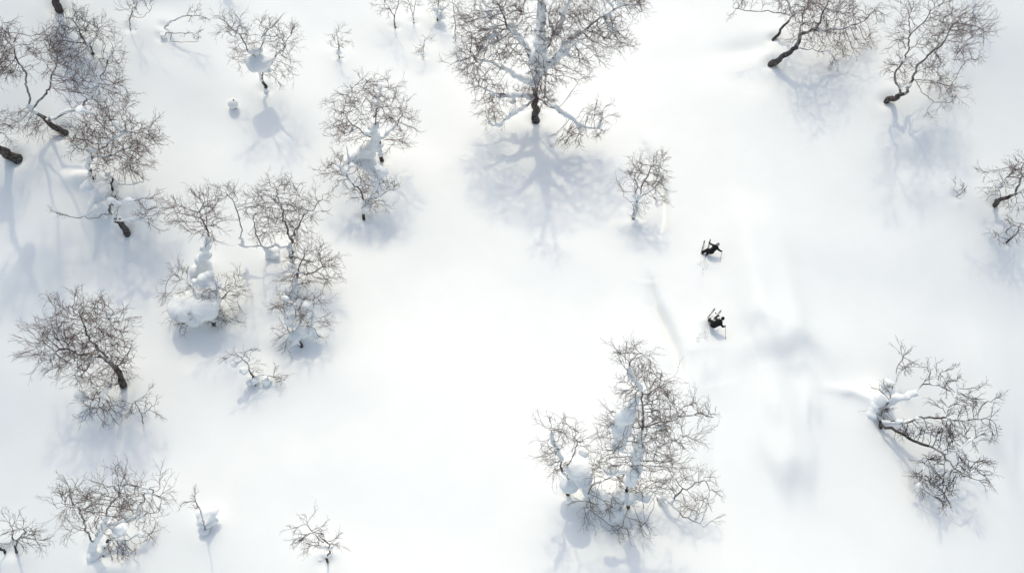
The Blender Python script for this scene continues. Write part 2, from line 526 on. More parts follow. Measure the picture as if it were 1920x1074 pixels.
G = 'bare trees on the snowy slope'
def all_trees():
    # ---- upper left cluster
    tree('large crooked bare tree with thick black leaning trunk, upper left of the slope', (122, 248),
         [(15, 85, 26, 58), (35, 125, 30, 22), (85, 85, 38, 34), (110, 115, 42, 34), (130, 160, 40, 30), (205, 105, 26, 32), (190, 150, 40, 25),
          (60, 225, 36, 26, 2.2), (225, 175, 26, 26), (175, 195, 30, 16)],
         limbs=[[(60, 207, 2.4), (48, 150), (25, 90), (5, 55)], [(62, 203), (95, 160), (108, 110)], [(100, 224, 2.2), (150, 205), (180, 165), (200, 125)]],
         plaster=False, trunk_r=0.27, snow=0.9, dens=0.8)
    tree('dense dark bare tree beneath the shadow of the trunk cut by the top edge', (172, 98),
         [(145, 50, 42, 34), (175, 60, 34, 30), (120, 78, 26, 22), (140, 95, 30, 18)], limbs=[[(158, 75), (145, 50)], [(165, 85), (185, 55)]],
         trunk_r=0.15, dens=0.9, twig=M_TWIG3, snow=0.8)
    tree('black trunk cut off by the top edge, casting a broad blue shadow', (103, 6),
         [(90, -90, 45, 40), (120, -60, 40, 30)], limbs=[[(100, -12), (102, -40), (98, -80)]], pillows=[(95, -30, 22), (112, -50, 24)], plaster=False, trunk_r=0.34, snow=1.0)
    tree('wide spreading bare tree with many fine twigs right of the leaning black trunk', (173, 334),
         [(215, 225, 48, 34), (265, 260, 40, 34), (170, 245, 44, 38), (220, 280, 56, 36), (255, 305, 34, 28, 1.8), (185, 300, 26, 24, 1.6), (145, 265, 26, 30)],
         limbs=[[(165, 312), (170, 287), (135, 268)], [(170, 287), (200, 275), (235, 245)], [(168, 295), (215, 290), (250, 270)]],
         pillows=[(165, 350, 14), (150, 205, 12)], trunk_r=0.13, dens=0.75, snow=0.9)
    tree('small slanting bare tree just above the bark-studded trunk with snow knobs', (211, 356),
         [(200, 318, 20, 14), (240, 318, 30, 12), (262, 338, 16, 6, 0.8)], limbs=[[(211, 335), (195, 322)], [(225, 346, 0.8), (268, 342, 0.9)]],
         hf=0.7, trunk_r=0.09, pillows=[(203, 328, 9)])
    tree('knobbly snow-plastered dark trunk with a long bare limb reaching left', (238, 437),
         [(275, 400, 22, 20), (282, 418, 14, 14), (215, 385, 14, 14), (120, 402, 14, 5, 2.6), (290, 372, 18, 5)],
         limbs=[[(222, 415), (205, 392), (212, 376), (222, 380)], [(200, 402), (165, 410), (140, 408), (105, 398)], [(235, 415), (262, 412)], [(215, 380), (260, 375), (300, 368)]],
         pillows=[(185, 354, 19, 1.8), (188, 384, 19, 1.2), (207, 374, 8), (203, 398, 6), (213, 408, 6), (222, 414, 5), (226, 424, 5), (198, 408, 6), (212, 388, 7), (240, 375, 9)], plaster=False,
         trunk_r=0.27, snow=1.1)
    tree('black-trunked bare tree cut by the left edge with a long branching shadow', (32, 297),
         [(-70, 150, 60, 50), (-20, 120, 40, 50), (-12, 240, 18, 40), (-40, 60, 50, 40), (5, 245, 14, 26)],
         limbs=[[(12, 290), (-12, 272, 2.2), (-30, 220), (-25, 120), (-35, 30)]], pillows=[(-30, 250, 20), (-22, 180, 18)], plaster=False, trunk_r=0.42, dens=0.7)
    # ---- saplings along the top
    tree('thin sapling with a hooked side branch right of the top-left trunk', (244, 54),
         [(250, 18, 18, 18), (280, 12, 12, 16)], limbs=[[(243, 36), (250, 15)], [(246, 32), (268, 33), (284, 16)]], trunk_r=0.05, name='bare_sapling', cat='sapling')
    tree('bowed sapling arching right out of a grey snow mound', (308, 52),
         [(368, 28, 20, 9), (385, 36, 14, 6), (350, 28, 10, 5)], limbs=[[(322, 40, 1.1), (345, 31, 1.4), (375, 30, 1.3), (395, 37, 1.0)]], trunk_r=0.06,
         name='bare_sapling', cat='sapling')
    tree('half buried sapling lying flat over the snow below the bowed one', (303, 72),
         [(366, 66, 15, 9, 0.7), (372, 74, 10, 6, 0.5)], limbs=[[(312, 62, 0.5), (340, 62, 0.6), (365, 63, 0.6)], [(320, 79, 0.3), (372, 79, 0.3)]],
         pillows=[(305, 66, 9, 0.3)], trunk_r=0.05, name='bare_sapling', cat='sapling', snow=0.6)
    tree('bare tree holding one big round snow pillow above a short black trunk', (498, 170),
         [(435, 48, 26, 20), (455, 80, 20, 22), (495, 60, 26, 24), (528, 85, 24, 28), (540, 115, 22, 26), (515, 135, 22, 20), (450, 115, 12, 16), (440, 60, 18, 14)],
         limbs=[[(490, 150), (480, 110), (455, 75), (430, 50)], [(492, 150), (515, 110), (535, 85)], [(488, 120), (495, 65)]],
         pillows=[(486, 114, 23), (480, 96, 15), (498, 130, 13), (503, 112, 12)], trunk_r=0.16, dens=0.9, twig=M_TWIG2)
    tree('small upright sapling with a snow cap, alone in the upper open snow', (636, 108),
         [(633, 65, 15, 20), (632, 85, 15, 14)], limbs=[[(635, 90), (632, 62)]], pillows=[(635, 98, 8)], trunk_r=0.06, name='bare_sapling', cat='sapling', twig=M_TWIG2)
    tree('slim forked tree cut by the top edge, left one of a pair', (741, 52),
         [(730, 12, 24, 16), (745, -15, 22, 18), (722, 0, 14, 12)], limbs=[[(739, 30), (725, 8)], [(740, 32), (748, 0)]], trunk_r=0.07, dens=0.7)
    tree('slim forked tree cut by the top edge, right one of a pair', (776, 43),
         [(765, 5, 12, 18), (783, 0, 10, 18)], limbs=[[(774, 25), (764, 0)], [(776, 25), (782, -5)]], trunk_r=0.06, dens=0.6, twig=M_TWIG2)
    tree('snow-plastered bushy young tree cut by the top edge', (820, 38),
         [(820, 8, 20, 20), (830, -12, 18, 18)], limbs=[[(822, 15), (825, -10)]], pillows=[(823, 28, 13), (828, 14, 10), (816, 16, 8)], trunk_r=0.08, twig=M_TWIG2, snow=1.2)
    tree('tiny frosted sapling standing alone below the snow-plastered young tree', (793, 107),
         [(796, 80, 9, 14), (790, 95, 9, 9)], limbs=[[(794, 90), (797, 70)]], pillows=[(792, 103, 6)], trunk_r=0.035, name='bare_sapling', cat='sapling', twig=M_TWIG2)
    tree('tall thin frosted sapling touching the left side of the biggest tree', (854, 76),
         [(852, 20, 12, 28), (858, 50, 12, 20)], limbs=[[(854, 50), (850, 10)]], pillows=[(853, 70, 8)], trunk_r=0.06, name='bare_sapling', cat='sapling', twig=M_TWIG2)
    # ---- the biggest tree
    tree('biggest bare tree, its wide crown cut by the top edge above a star-like shadow', (1005, 226),
         [(905, 50, 48, 46), (880, 110, 36, 30), (905, 150, 40, 22), (945, 90, 44, 44), (960, 30, 46, 34), (1060, 40, 52, 44), (1120, 50, 54, 40), (1175, 12, 36, 24),
          (1150, 75, 40, 26), (1095, 100, 42, 30), (1020, 130, 40, 36), (1015, 178, 20, 24), (1012, 176, 18, 18, 8.0), (1020, 165, 16, 14, 9.0), (1018, 188, 16, 12, 6.5), (1000, 120, 24, 24, 13.0), (1030, 70, 26, 26, 15.0), (1000, -30, 70, 34), (1110, -15, 70, 24), (920, -5, 44, 26),
          (925, 210, 32, 20, 3.2), (935, 180, 34, 20), (1070, 245, 34, 22, 3.0), (1118, 215, 24, 24, 4.0), (1125, 245, 20, 10, 3.0), (985, 180, 24, 16), (1075, 140, 26, 12)],
         limbs=[[(1004, 190), (1008, 140), (1012, 90), (1015, 30), (1015, -30)], [(1008, 130), (960, 60), (935, 10)], [(1008, 150), (1055, 90), (1110, 45), (1180, 10)],
                [(1006, 165), (940, 130), (885, 105)], [(1005, 185), (1050, 212, 4.0), (1090, 236, 3.2), (1140, 250, 2.8)], [(1003, 190), (950, 222, 3.2), (920, 245, 2.4), (892, 262, 1.9)],
                [(1010, 110), (1050, 55), (1070, 0)], [(1005, 178), (950, 178), (890, 165)]],
         pillows=[(985, 178, 10), (960, 190, 9), (1035, 188, 9), (1085, 232, 9, 3.0)],
         laden=[[(1004, 158, 6), (1010, 125, 12), (1013, 85, 12), (1014, 40, 9), (1015, 0, 8)], [(1005, 178, 8), (965, 176, 7), (935, 183, 4)], [(1008, 155, 8), (965, 140, 6), (940, 122, 3)],
                [(1010, 140, 8), (1050, 105, 6), (1085, 75, 3)], [(1022, 192, 4), (1045, 202, 4, 4.2), (1075, 225, 3.5, 3.2)], [(988, 197, 4), (965, 210, 4, 3.8), (938, 232, 3, 2.6)], [(1010, 110, 7), (975, 75, 5), (955, 45, 3)], [(1012, 90, 7), (1045, 60, 5), (1058, 30, 3)]],
         plaster=False, trunk_r=0.36, dens=1.1, tip=0.0102, snow=1.25)
    tree('lone shrubby tree with fanned twigs, left of the two skiers', (1188, 408),
         [(1195, 325, 26, 26), (1225, 320, 28, 26), (1240, 345, 20, 20), (1205, 350, 30, 20), (1170, 358, 14, 8), (1193, 388, 14, 14), (1232, 370, 20, 6)],
         limbs=[[(1192, 380), (1212, 335), (1220, 310)], [(1198, 372), (1245, 332)], [(1190, 378), (1168, 368)], [(1190, 372), (1192, 325)]],
         hf=0.75, trunk_r=0.10, dens=0.9)
    # ---- upper right
    tree('bare tree with thick black trunk leaning right, left of the two at upper right', (1446, 120),
         [(1530, 25, 56, 34), (1590, 25, 34, 26), (1580, 75, 44, 26), (1610, 80, 24, 18), (1630, 25, 26, 14), (1545, 70, 30, 24), (1565, 115, 14, 10, 2.0), (1560, -15, 60, 20), (1500, 70, 20, 14)],
         limbs=[[(1470, 104, 1.6), (1493, 90, 2.6), (1500, 60), (1505, 25)], [(1492, 92, 2.6), (1515, 94, 2.8), (1550, 96, 3.0)], [(1500, 65), (1530, 55), (1580, 55), (1620, 40), (1655, 8)], [(1528, 58), (1542, 25), (1560, -15)]],
         plaster=False, trunk_r=0.30, dens=1.05, snow=0.55)
    tree('slender dark stem rising beside the left leaning trunk at upper right', (1450, 74),
         [(1400, 12, 44, 12), (1380, 15, 22, 8), (1475, 5, 26, 24), (1500, 15, 22, 20), (1475, 50, 12, 12)], limbs=[[(1470, 48), (1490, 28), (1478, -5)], [(1480, 30), (1440, 20), (1375, 15)]],
         plaster=False, trunk_r=0.15, dens=0.75, snow=0.5)
    tree('tall bare tree with elbowed black trunk, rightmost leaning tree at upper right', (1663, 189),
         [(1705, 20, 26, 34), (1690, 75, 22, 30), (1680, 130, 24, 28), (1765, 30, 40, 34), (1790, 75, 46, 28), (1745, 90, 36, 34), (1810, 105, 34, 16), (1820, 45, 34, 34),
          (1770, 160, 30, 22), (1790, 180, 16, 12, 3.0), (1735, 210, 10, 10, 1.5), (1745, 130, 34, 20)],
         limbs=[[(1682, 181, 1.5), (1702, 172, 2.4), (1712, 150), (1720, 122), (1760, 90), (1795, 40)], [(1687, 178, 1.8), (1678, 148), (1690, 120), (1705, 90), (1705, 30)], [(1715, 150), (1730, 175, 3.6), (1750, 192, 3.0), (1785, 190, 3.2)],
                [(1720, 122), (1770, 110), (1835, 108)], [(1705, 70), (1745, 20)]],
         plaster=False, trunk_r=0.25, dens=0.85, snow=0.5)
    tree('black-limbed bare tree reaching out over the right edge', (1866, 384),
         [(1895, 335, 22, 26), (1920, 320, 26, 30), (1905, 375, 26, 14, 2.0), (1945, 350, 36, 34), (1848, 325, 12, 10), (1862, 362, 14, 12)],
         limbs=[[(1875, 374, 1.1), (1895, 367, 1.6), (1918, 355, 2.2), (1945, 350, 2.6)], [(1876, 372, 1.1), (1860, 340, 1.6), (1832, 313, 2.0)], [(1905, 362, 1.7), (1915, 325), (1918, 300)]],
         pillows=[(1874, 347, 8)], plaster=False, trunk_r=0.20, dens=0.8, snow=0.5)
    tree('low fan-shaped sapling at the right edge below the black-limbed tree', (1888, 454),
         [(1905, 425, 18, 20), (1868, 438, 12, 8), (1925, 420, 18, 18)], limbs=[[(1905, 440, 0.8), (1915, 418)], [(1875, 445, 0.6), (1862, 432, 1.0)]],
         trunk_r=0.07, dens=0.8, name='bare_sapling', cat='sapling')
    tree('few bare twigs poking from the snow left of the right-edge tree', (1793, 368),
         [(1788, 350, 8, 10, 0.7), (1806, 358, 12, 6, 0.6)], limbs=[[(1805, 360, 0.5), (1812, 350, 0.8)], [(1787, 355, 0.6)]], trunk_r=0.03, dens=0.5, name='bare_sapling', cat='sapling', snow=0)
    # ---- left middle group
    tree('tufted bare tree rising behind the huge snow pillows left of the level limb', (390, 512),
         [(345, 395, 30, 24), (385, 395, 30, 28), (375, 425, 36, 22), (400, 420, 22, 24), (330, 400, 18, 18), (385, 380, 24, 14)],
         limbs=[[(384, 490), (390, 455), (382, 420), (375, 400)]], laden=[[(386, 505, 12), (380, 488, 10), (388, 462, 8), (388, 445, 5)], [(384, 500, 11), (362, 508, 9)]], pillows=[(362, 507, 9), (372, 497, 9)], trunk_r=0.12, dens=1.15, snow=1.1)
    tree('snow-buried low tree under huge white pillows with a wide blue shadow below', (402, 606),
         [(330, 515, 28, 14, 2.4), (435, 530, 24, 26, 2.2), (345, 595, 26, 14, 1.2), (425, 585, 22, 26, 1.2), (335, 555, 22, 24, 1.6), (400, 600, 24, 14, 0.8), (440, 560, 18, 22, 1.6), (360, 608, 26, 8, 0.6), (392, 548, 26, 18, 3.0), (360, 540, 18, 14, 2.6)],
         limbs=[[(405, 570, 1.0), (408, 550, 1.6)], [(400, 570, 1.2), (430, 545, 2.0)], [(395, 565, 1.2), (350, 525, 2.2), (315, 508, 2.2)]],
         pillows=[(386, 522, 17, 2.9), (366, 528, 11, 2.6), (402, 536, 13, 2.5), (376, 538, 14, 2.3), (345, 574, 28, 1.5), (388, 572, 30, 1.7), (365, 592, 22, 1.0), (385, 550, 20, 2.2)],
         trunk_r=0.22, dens=0.9, twig=M_TWIG2, snow=1.0)
    tree('bare tree with one long level limb reaching left to the tufted tree', (545, 480),
         [(515, 350, 28, 20), (490, 370, 22, 18), (475, 395, 24, 24), (525, 400, 40, 28), (555, 375, 22, 28), (600, 372, 26, 18), (560, 415, 28, 26), (425, 362, 16, 16), (440, 375, 12, 14), (500, 430, 34, 22), (585, 400, 24, 12)],
         limbs=[[(543, 462), (510, 463, 1.9), (470, 462, 2.0), (430, 459, 2.0), (398, 450, 2.4)], [(548, 450), (530, 400), (515, 350)], [(552, 440), (575, 400), (605, 375)], [(455, 460), (450, 420), (438, 378)], [(490, 460), (475, 412)]],
         pillows=[(512, 474, 15), (540, 462, 10), (505, 480, 10)], trunk_r=0.18, dens=1.0, twig=M_TWIG2, snow=0.7)
    tree('dense twiggy tree touching the long level limb from below on the right', (556, 545),
         [(580, 480, 36, 28), (610, 505, 28, 26), (560, 510, 30, 26), (565, 470, 24, 20), (595, 525, 24, 10)], limbs=[[(560, 510), (570, 480)], [(575, 515), (610, 500)], [(550, 535), (575, 532, 1.2)]],
         pillows=[(548, 545, 14), (560, 535, 10)], hf=0.7, trunk_r=0.13, dens=1.1, snow=0.7)
    tree('low snow-clogged tree above a soft blue shadow, lowest of the middle-left group', (565, 648),
         [(538, 575, 22, 26), (535, 620, 20, 26), (575, 590, 22, 30), (600, 610, 18, 28), (555, 565, 26, 18), (545, 640, 14, 12, 0.9), (590, 560, 16, 20)],
         limbs=[[(545, 630), (535, 590)], [(575, 620), (590, 590), (575, 560)], [(562, 610), (550, 570)]],
         pillows=[(552, 605, 18), (572, 618, 16), (555, 632, 18), (575, 570, 12), (535, 560, 10), (545, 575, 12), (592, 628, 12)], hf=0.45, trunk_r=0.13, dens=0.9, twig=M_TWIG2, snow=1.1)
    tree('small sprawling snowy shrub under the shadow of the buried tree', (478, 720),
         [(455, 668, 24, 16), (470, 685, 22, 16), (440, 665, 20, 10), (515, 705, 22, 8, 0.9), (530, 712, 10, 6, 0.6)], limbs=[[(470, 700), (452, 670)], [(495, 702, 0.9), (535, 712, 0.7)]],
         pillows=[(455, 695, 12), (475, 712, 14), (500, 714, 12), (440, 684, 8)], hf=0.6, trunk_r=0.08, dens=0.8, twig=M_TWIG2, name='snowy_shrub', cat='shrub', snow=1.1)
    tree('round-crowned bare tree left of the biggest tree, black trunk foot showing', (716, 300),
         [(650, 200, 28, 32), (645, 225, 30, 26), (695, 170, 30, 26), (725, 170, 28, 26), (720, 210, 36, 30), (755, 225, 24, 30), (690, 215, 30, 30), (670, 255, 28, 20), (745, 265, 30, 16), (670, 165, 16, 20), (635, 240, 22, 22)],
         limbs=[[(712, 280), (705, 245), (708, 200), (715, 160)], [(705, 262), (660, 235), (640, 210)], [(706, 262), (740, 240), (760, 210)], [(705, 245), (680, 200), (665, 160)]],
         laden=[[(706, 280, 6), (702, 262, 8), (706, 232, 5)], [(702, 270, 10), (685, 286, 11), (664, 294, 9)]], pillows=[ (655, 302, 9), (712, 272, 12), (695, 238, 12), (688, 250, 10)], trunk_r=0.18, dens=1.0, twig=M_TWIG)
    tree('ragged bare tree standing in the blue shadow below the round-crowned tree', (682, 410),
         [(640, 300, 26, 20), (625, 320, 22, 14), (655, 330, 26, 20), (715, 335, 20, 18), (680, 355, 30, 26), (700, 375, 26, 18), (735, 352, 20, 8)],
         limbs=[[(683, 385), (665, 350), (640, 315)], [(686, 380), (705, 350), (718, 330)], [(690, 372), (715, 368), (750, 350)]],
         pillows=[(712, 320, 14), (645, 320, 10), (690, 385, 12), (660, 310, 9)], hf=0.55, trunk_r=0.13, dens=0.85, twig=M_TWIG, snow=0.9)
    # ---- lower left
    tree('wide dome-shaped bare tree with curved mossy trunk, lower left of the slope', (230, 722),
         [(75, 655, 28, 22), (95, 630, 28, 26), (115, 600, 28, 28), (150, 580, 34, 28), (190, 585, 30, 26), (220, 610, 24, 26), (170, 620, 36, 32), (130, 650, 44, 28), (105, 680, 44, 18), (160, 665, 36, 20), (215, 640, 26, 22), (230, 665, 20, 16),
          (185, 752, 26, 20, 1.6), (188, 755, 20, 18, 1.9), (195, 770, 20, 14, 1.1), (178, 758, 20, 16, 1.3), (165, 700, 40, 16, 2.8), (170, 768, 24, 16, 1.1), (205, 765, 24, 18, 1.2), (155, 690, 34, 12, 3.0), (205, 700, 24, 20, 2.4), (190, 720, 20, 16, 1.6), (225, 690, 14, 18, 2.6)],
         limbs=[[(226, 705), (218, 690), (200, 675), (170, 663), (130, 655), (85, 660)], [(205, 676), (168, 640), (150, 590)], [(200, 675), (195, 630), (210, 590)], [(218, 685), (245, 655), (255, 640)],
                [(224, 718, 0.9), (205, 727, 1.6), (190, 742, 1.8)], [(218, 695), (245, 672), (275, 670)]],
         pillows=[(152, 738, 13, 0.8), (160, 748, 10, 0.6)], hf=0.75, plaster=False, trunk_r=0.27, dens=1.5, snow=0.55, twig=M_TWIG)
    tree('small fan-shaped sapling right of the dome-shaped tree', (268, 792),
         [(250, 755, 16, 18), (272, 752, 16, 18), (285, 765, 14, 12)], limbs=[[(265, 775), (252, 752)], [(270, 775), (285, 760)]], trunk_r=0.05, name='bare_sapling', cat='sapling', twig=M_TWIG2, dens=0.7, snow=0.8)
    tree('broad snow-dusted tree at bottom left with a white forked stem', (174, 1032),
         [(130, 925, 24, 18), (120, 950, 24, 18), (150, 945, 24, 26), (140, 990, 22, 18), (185, 925, 26, 22), (220, 905, 34, 20), (235, 930, 28, 16), (270, 925, 22, 24), (296, 925, 16, 24), (285, 960, 22, 18), (235, 970, 24, 14), (180, 960, 22, 20), (215, 955, 26, 16), (185, 995, 20, 14)],
         limbs=[[(178, 1010), (192, 985), (200, 955), (225, 925)], [(176, 1015), (160, 985), (148, 950), (125, 930)], [(200, 985), (245, 975), (290, 960)], [(258, 972), (262, 940), (288, 918)]],
         laden=[[(175, 1028, 5), (190, 992, 6), (202, 965, 4)], [(200, 985, 5), (235, 975, 4), (265, 968, 3)]], pillows=[ (225, 990, 14), (240, 965, 10), (175, 1040, 14)], trunk_r=0.18, dens=1.1, twig=M_TWIG2, snow=1.1)
    tree('brown thicket-like tree on a snow mound in front of the white forked stem', (195, 1040),
         [(235, 1015, 26, 16, 1.3), (260, 1005, 24, 18, 1.6), (245, 1035, 28, 10, 0.7), (215, 1030, 16, 12, 0.8), (270, 985, 20, 14, 2.0)], limbs=[[(193, 1024, 0.6), (202, 1012, 1.1), (230, 1010, 1.3)]],
         pillows=[(222, 1002, 13, 1.3), (265, 1000, 8, 1.9), (200, 1018, 9, 0.9)], trunk_r=0.12, dens=1.1, twig=M_TWIG, snow=0.8)
    tree('upright fan-shaped sapling with dark foot in the bottom left corner', (31, 1034),
         [(25, 990, 20, 18), (50, 990, 20, 20), (65, 1010, 20, 12), (40, 1010, 18, 14)], limbs=[[(32, 1015), (18, 985)], [(34, 1015), (52, 985)], [(36, 1018), (80, 1022, 1.2)]], plaster=False, trunk_r=0.10, dens=0.6, twig=M_TWIG3, snow=0.4)
    tree('short dark stem cut by the left edge in the bottom left corner', (10, 1036),
         [(-12, 1010, 16, 12), (2, 1015, 8, 8), (-20, 1030, 14, 10)], limbs=[[(2, 1030, 0.6), (-10, 1015, 1.2)]], plaster=False, trunk_r=0.10, dens=0.6, twig=M_TWIG3, snow=0.4)
    tree('snow-hooded stump of a young tree with an arched dark side stem, bottom left', (384, 996),
         [(362, 938, 8, 12), (370, 948, 7, 10)], limbs=[[(380, 970), (362, 925)], [(395, 990, 0.4), (408, 975, 0.9), (413, 958, 1.3), (405, 950, 1.5), (393, 955, 1.4)]],
         pillows=[(385, 978, 17, 0.8), (380, 968, 14, 1.1), (398, 960, 13, 1.2), (386, 990, 13, 0.3), (402, 975, 8, 0.8)], trunk_r=0.06, dens=0.8, name='bare_sapling', cat='sapling', snow=0.7)
    tree('lone small wind-bent tree near the bottom edge, left of centre', (614, 1052),
         [(572, 985, 16, 12), (595, 988, 16, 12), (572, 1005, 16, 10), (580, 1022, 14, 8), (610, 1000, 16, 14), (620, 1015, 10, 12)],
         limbs=[[(618, 1030), (605, 1000), (575, 980)], [(612, 1025, 0.9), (585, 1022, 0.9), (575, 1028, 0.8)], [(612, 1012), (565, 1002)]],
         pillows=[(618, 1024, 11), (604, 1020, 9), (610, 1040, 10)], trunk_r=0.08, dens=0.75, twig=M_TWIG2)
    # ---- lower centre cluster
    tree('grey twiggy tree with a big snow pillow, leftmost of the lower centre cluster', (1065, 925),
         [(1030, 800, 22, 14), (1055, 800, 22, 18), (1040, 830, 22, 20), (1075, 815, 22, 20), (1045, 860, 20, 22), (1060, 880, 20, 14), (1095, 830, 18, 14)],
         limbs=[[(1060, 890), (1045, 850), (1030, 805)], [(1062, 880), (1078, 840), (1085, 810)]],
         pillows=[(1080, 875, 22), (1090, 895, 20), (1070, 905, 20), (1098, 888, 14), (1032, 868, 9)], hf=0.7, trunk_r=0.14, dens=1.1, twig=M_TWIG2, snow=1.0)
    tree('tallest twiggy tree of the lower centre cluster, its crown pointing at the skiers', (1178, 950),
         [(1175, 680, 24, 24), (1200, 665, 24, 16), (1225, 705, 28, 24), (1185, 720, 24, 26), (1235, 735, 26, 22), (1220, 770, 34, 26), (1265, 770, 32, 26), (1305, 775, 28, 16), (1330, 780, 12, 8), (1200, 810, 36, 26), (1245, 825, 44, 24), (1285, 825, 34, 24),
          (1140, 850, 28, 26), (1190, 860, 40, 24), (1235, 860, 44, 18), (1120, 890, 22, 26, 3.0), (1185, 905, 36, 20, 2.4), (1150, 940, 34, 22, 1.6), (1100, 945, 20, 22, 1.2), (1160, 985, 26, 16, 0.9), (1205, 975, 20, 16, 1.0), (1255, 875, 26, 20), (1225, 915, 26, 20, 2.0), (1165, 790, 18, 34), (1160, 820, 22, 28)],
         limbs=[[(1182, 900), (1195, 850), (1205, 790), (1205, 740), (1180, 690)], [(1195, 850), (1240, 835), (1285, 815)], [(1202, 800), (1245, 790), (1300, 778), (1338, 782)], [(1205, 760), (1235, 725), (1240, 700)], [(1185, 895), (1150, 890, 3.2), (1115, 905, 2.4), (1100, 950, 1.2)], [(1180, 905), (1205, 930, 1.6), (1225, 935, 1.2)]],
         laden=[[(1160, 830, 13), (1163, 800, 17), (1178, 768, 14), (1196, 745, 7)], [(1185, 900, 12), (1192, 860, 10), (1200, 820, 8)], [(1110, 920, 14, 1.4), (1140, 940, 16, 1.3), (1175, 930, 13, 1.4), (1210, 930, 9, 1.2)]], pillows=[ (1145, 880, 14), (1165, 925, 18, 1.8), (1125, 925, 18, 1.2), (1150, 960, 20, 0.8), (1185, 880, 12), (1235, 800, 10), (1110, 965, 16, 0.5), (1095, 850, 12)],
         hf=0.7, trunk_r=0.12, dens=1.55, twig=M_TWIG2, snow=0.9)
    tree('lower spreading bare tree on the right side of the lower centre cluster', (1235, 935),
         [(1285, 905, 26, 18, 2.2), (1315, 895, 24, 16, 2.4), (1275, 925, 22, 20, 1.8), (1300, 950, 30, 20, 1.4), (1330, 925, 14, 22, 1.6), (1325, 975, 16, 10, 1.0), (1255, 915, 18, 12, 2.0)],
         limbs=[[(1248, 932, 0.8), (1262, 950, 0.9), (1290, 970, 1.0), (1320, 988, 0.9)], [(1258, 942, 0.9), (1280, 915, 1.9), (1320, 900, 2.2)]],
         pillows=[(1245, 900, 12, 1.5)], trunk_r=0.12, dens=1.2, twig=M_TWIG2, snow=0.6)
    # ---- lower right
    tree('bowed half-buried tree spreading black branches to the right, lower right of the slope', (1652, 800),
         [(1755, 700, 22, 14, 2.6), (1785, 722, 24, 14, 2.6), (1735, 715, 14, 10, 2.4), (1825, 730, 24, 14, 2.8), (1850, 750, 16, 14, 2.8), (1815, 755, 24, 18, 2.6), (1845, 785, 24, 12, 2.6), (1790, 790, 34, 14, 2.6),
          (1825, 820, 20, 16, 2.2), (1770, 830, 36, 16, 2.0), (1825, 870, 26, 24, 2.0), (1790, 885, 30, 22, 1.8), (1740, 900, 26, 24, 1.0), (1765, 925, 28, 16, 0.9), (1835, 895, 16, 20, 1.8), (1700, 810, 18, 14, 1.2),
          (1690, 675, 14, 10, 2.0), (1700, 690, 8, 8, 1.8), (1655, 770, 12, 12, 0.9), (1745, 865, 20, 14, 1.4), (1735, 812, 26, 10, 1.8), (1775, 765, 24, 12, 2.5), (1800, 815, 24, 16, 2.2), (1665, 735, 18, 16, 2.2), (1860, 800, 14, 20, 2.4)],
         limbs=[[(1650, 790, 0.5), (1690, 792, 1.3), (1720, 782, 2.0), (1770, 782, 2.4), (1840, 786, 2.6)], [(1655, 798, 0.5), (1690, 812, 1.1), (1728, 832, 1.6), (1748, 838, 1.8), (1770, 852, 2.0), (1800, 842, 2.2), (1830, 820, 2.4)],
                [(1770, 852, 2.0), (1790, 878, 2.1), (1815, 890, 2.1)], [(1728, 832, 1.6), (1735, 870, 1.4), (1725, 905, 0.9), (1710, 925, 0.5)], [(1770, 870, 1.9), (1732, 872, 1.4)],
                [(1655, 780, 0.9), (1670, 745, 1.6), (1680, 715, 1.8), (1695, 670, 1.9)], [(1672, 745, 1.6), (1712, 735, 2.0), (1730, 720, 2.2), (1760, 722, 2.4), (1790, 735, 2.5)], [(1630, 768, 0.6), (1608, 772, 0.6)],
                [(1770, 782, 2.4), (1790, 745, 2.7), (1795, 715, 2.8)]],
         laden=[[(1634, 778, 8, 0.2), (1646, 764, 11, 0.6), (1658, 748, 13, 1.0), (1666, 732, 11, 1.4), (1662, 722, 10, 1.6)], [(1668, 750, 9, 1.2), (1690, 746, 6, 1.6), (1714, 738, 7, 2.0)], [(1655, 790, 4, 0.6), (1690, 793, 3.5, 1.2), (1725, 783, 2.5, 2.0)]], pillows=[(1682, 748, 8, 1.2), (1700, 742, 8, 1.9), (1714, 738, 8, 2.0), (1640, 768, 12, 0.5), (1635, 775, 14, 0.3), (1685, 790, 8, 1.3), (1720, 783, 7, 2.0)],
         plaster=False, trunk_r=0.13, dens=0.7, twig=M_TWIG3, snow=0.4, tip=0.0135)
    # ---- trees just beyond the frame whose shadows fall inside it
    tree('bare tree above the top right corner whose thin shadow falls into the photo', (1835, -30),
         [(1860, -100, 40, 30), (1830, -120, 40, 30)], limbs=[[(1840, -70), (1835, -120)]], plaster=False, trunk_r=0.16, dens=0.4, snow=0.8)
    tree('bare tree above the top edge whose shadow falls beside the pillow tree', (418, -28),
         [(415, -75, 25, 25)], limbs=[[(418, -60)]], pillows=[(418, -62, 12)], trunk_r=0.12, dens=0.5, snow=0.8)

# ------------------------------------------------------------------ snow-capped stump
def stump():
    b = ground_at(440, 202)
    R = root('snow_capped_stump', tuple(b), 'round snow-capped stump, like a ball, left of the tree with the big snow pillow', 'stump')
    m = MB()
    m.tube([b + np.array((0, 0, -.4)), b + np.array((0.02, 0.02, .35)), b + np.array((0.05, 0.0, .65)), b + np.array((0.16, 0.02, .92)), b + np.array((0.20, 0.04, 1.02))], [.2, .16, .13, .06, .025], 9)
    link('stump', m.v, m.f, M_BARK, R)
    s = MB()
    s.ball(b + np.array((0, 0, 0.5)), 0.48, 2, 0.95); s.ball(b + np.array((-.05, .05, 0.5)), 0.44, 2, 0.9)
    fused('snow_cap', s, M_LOAD, R, 0.06, 3)

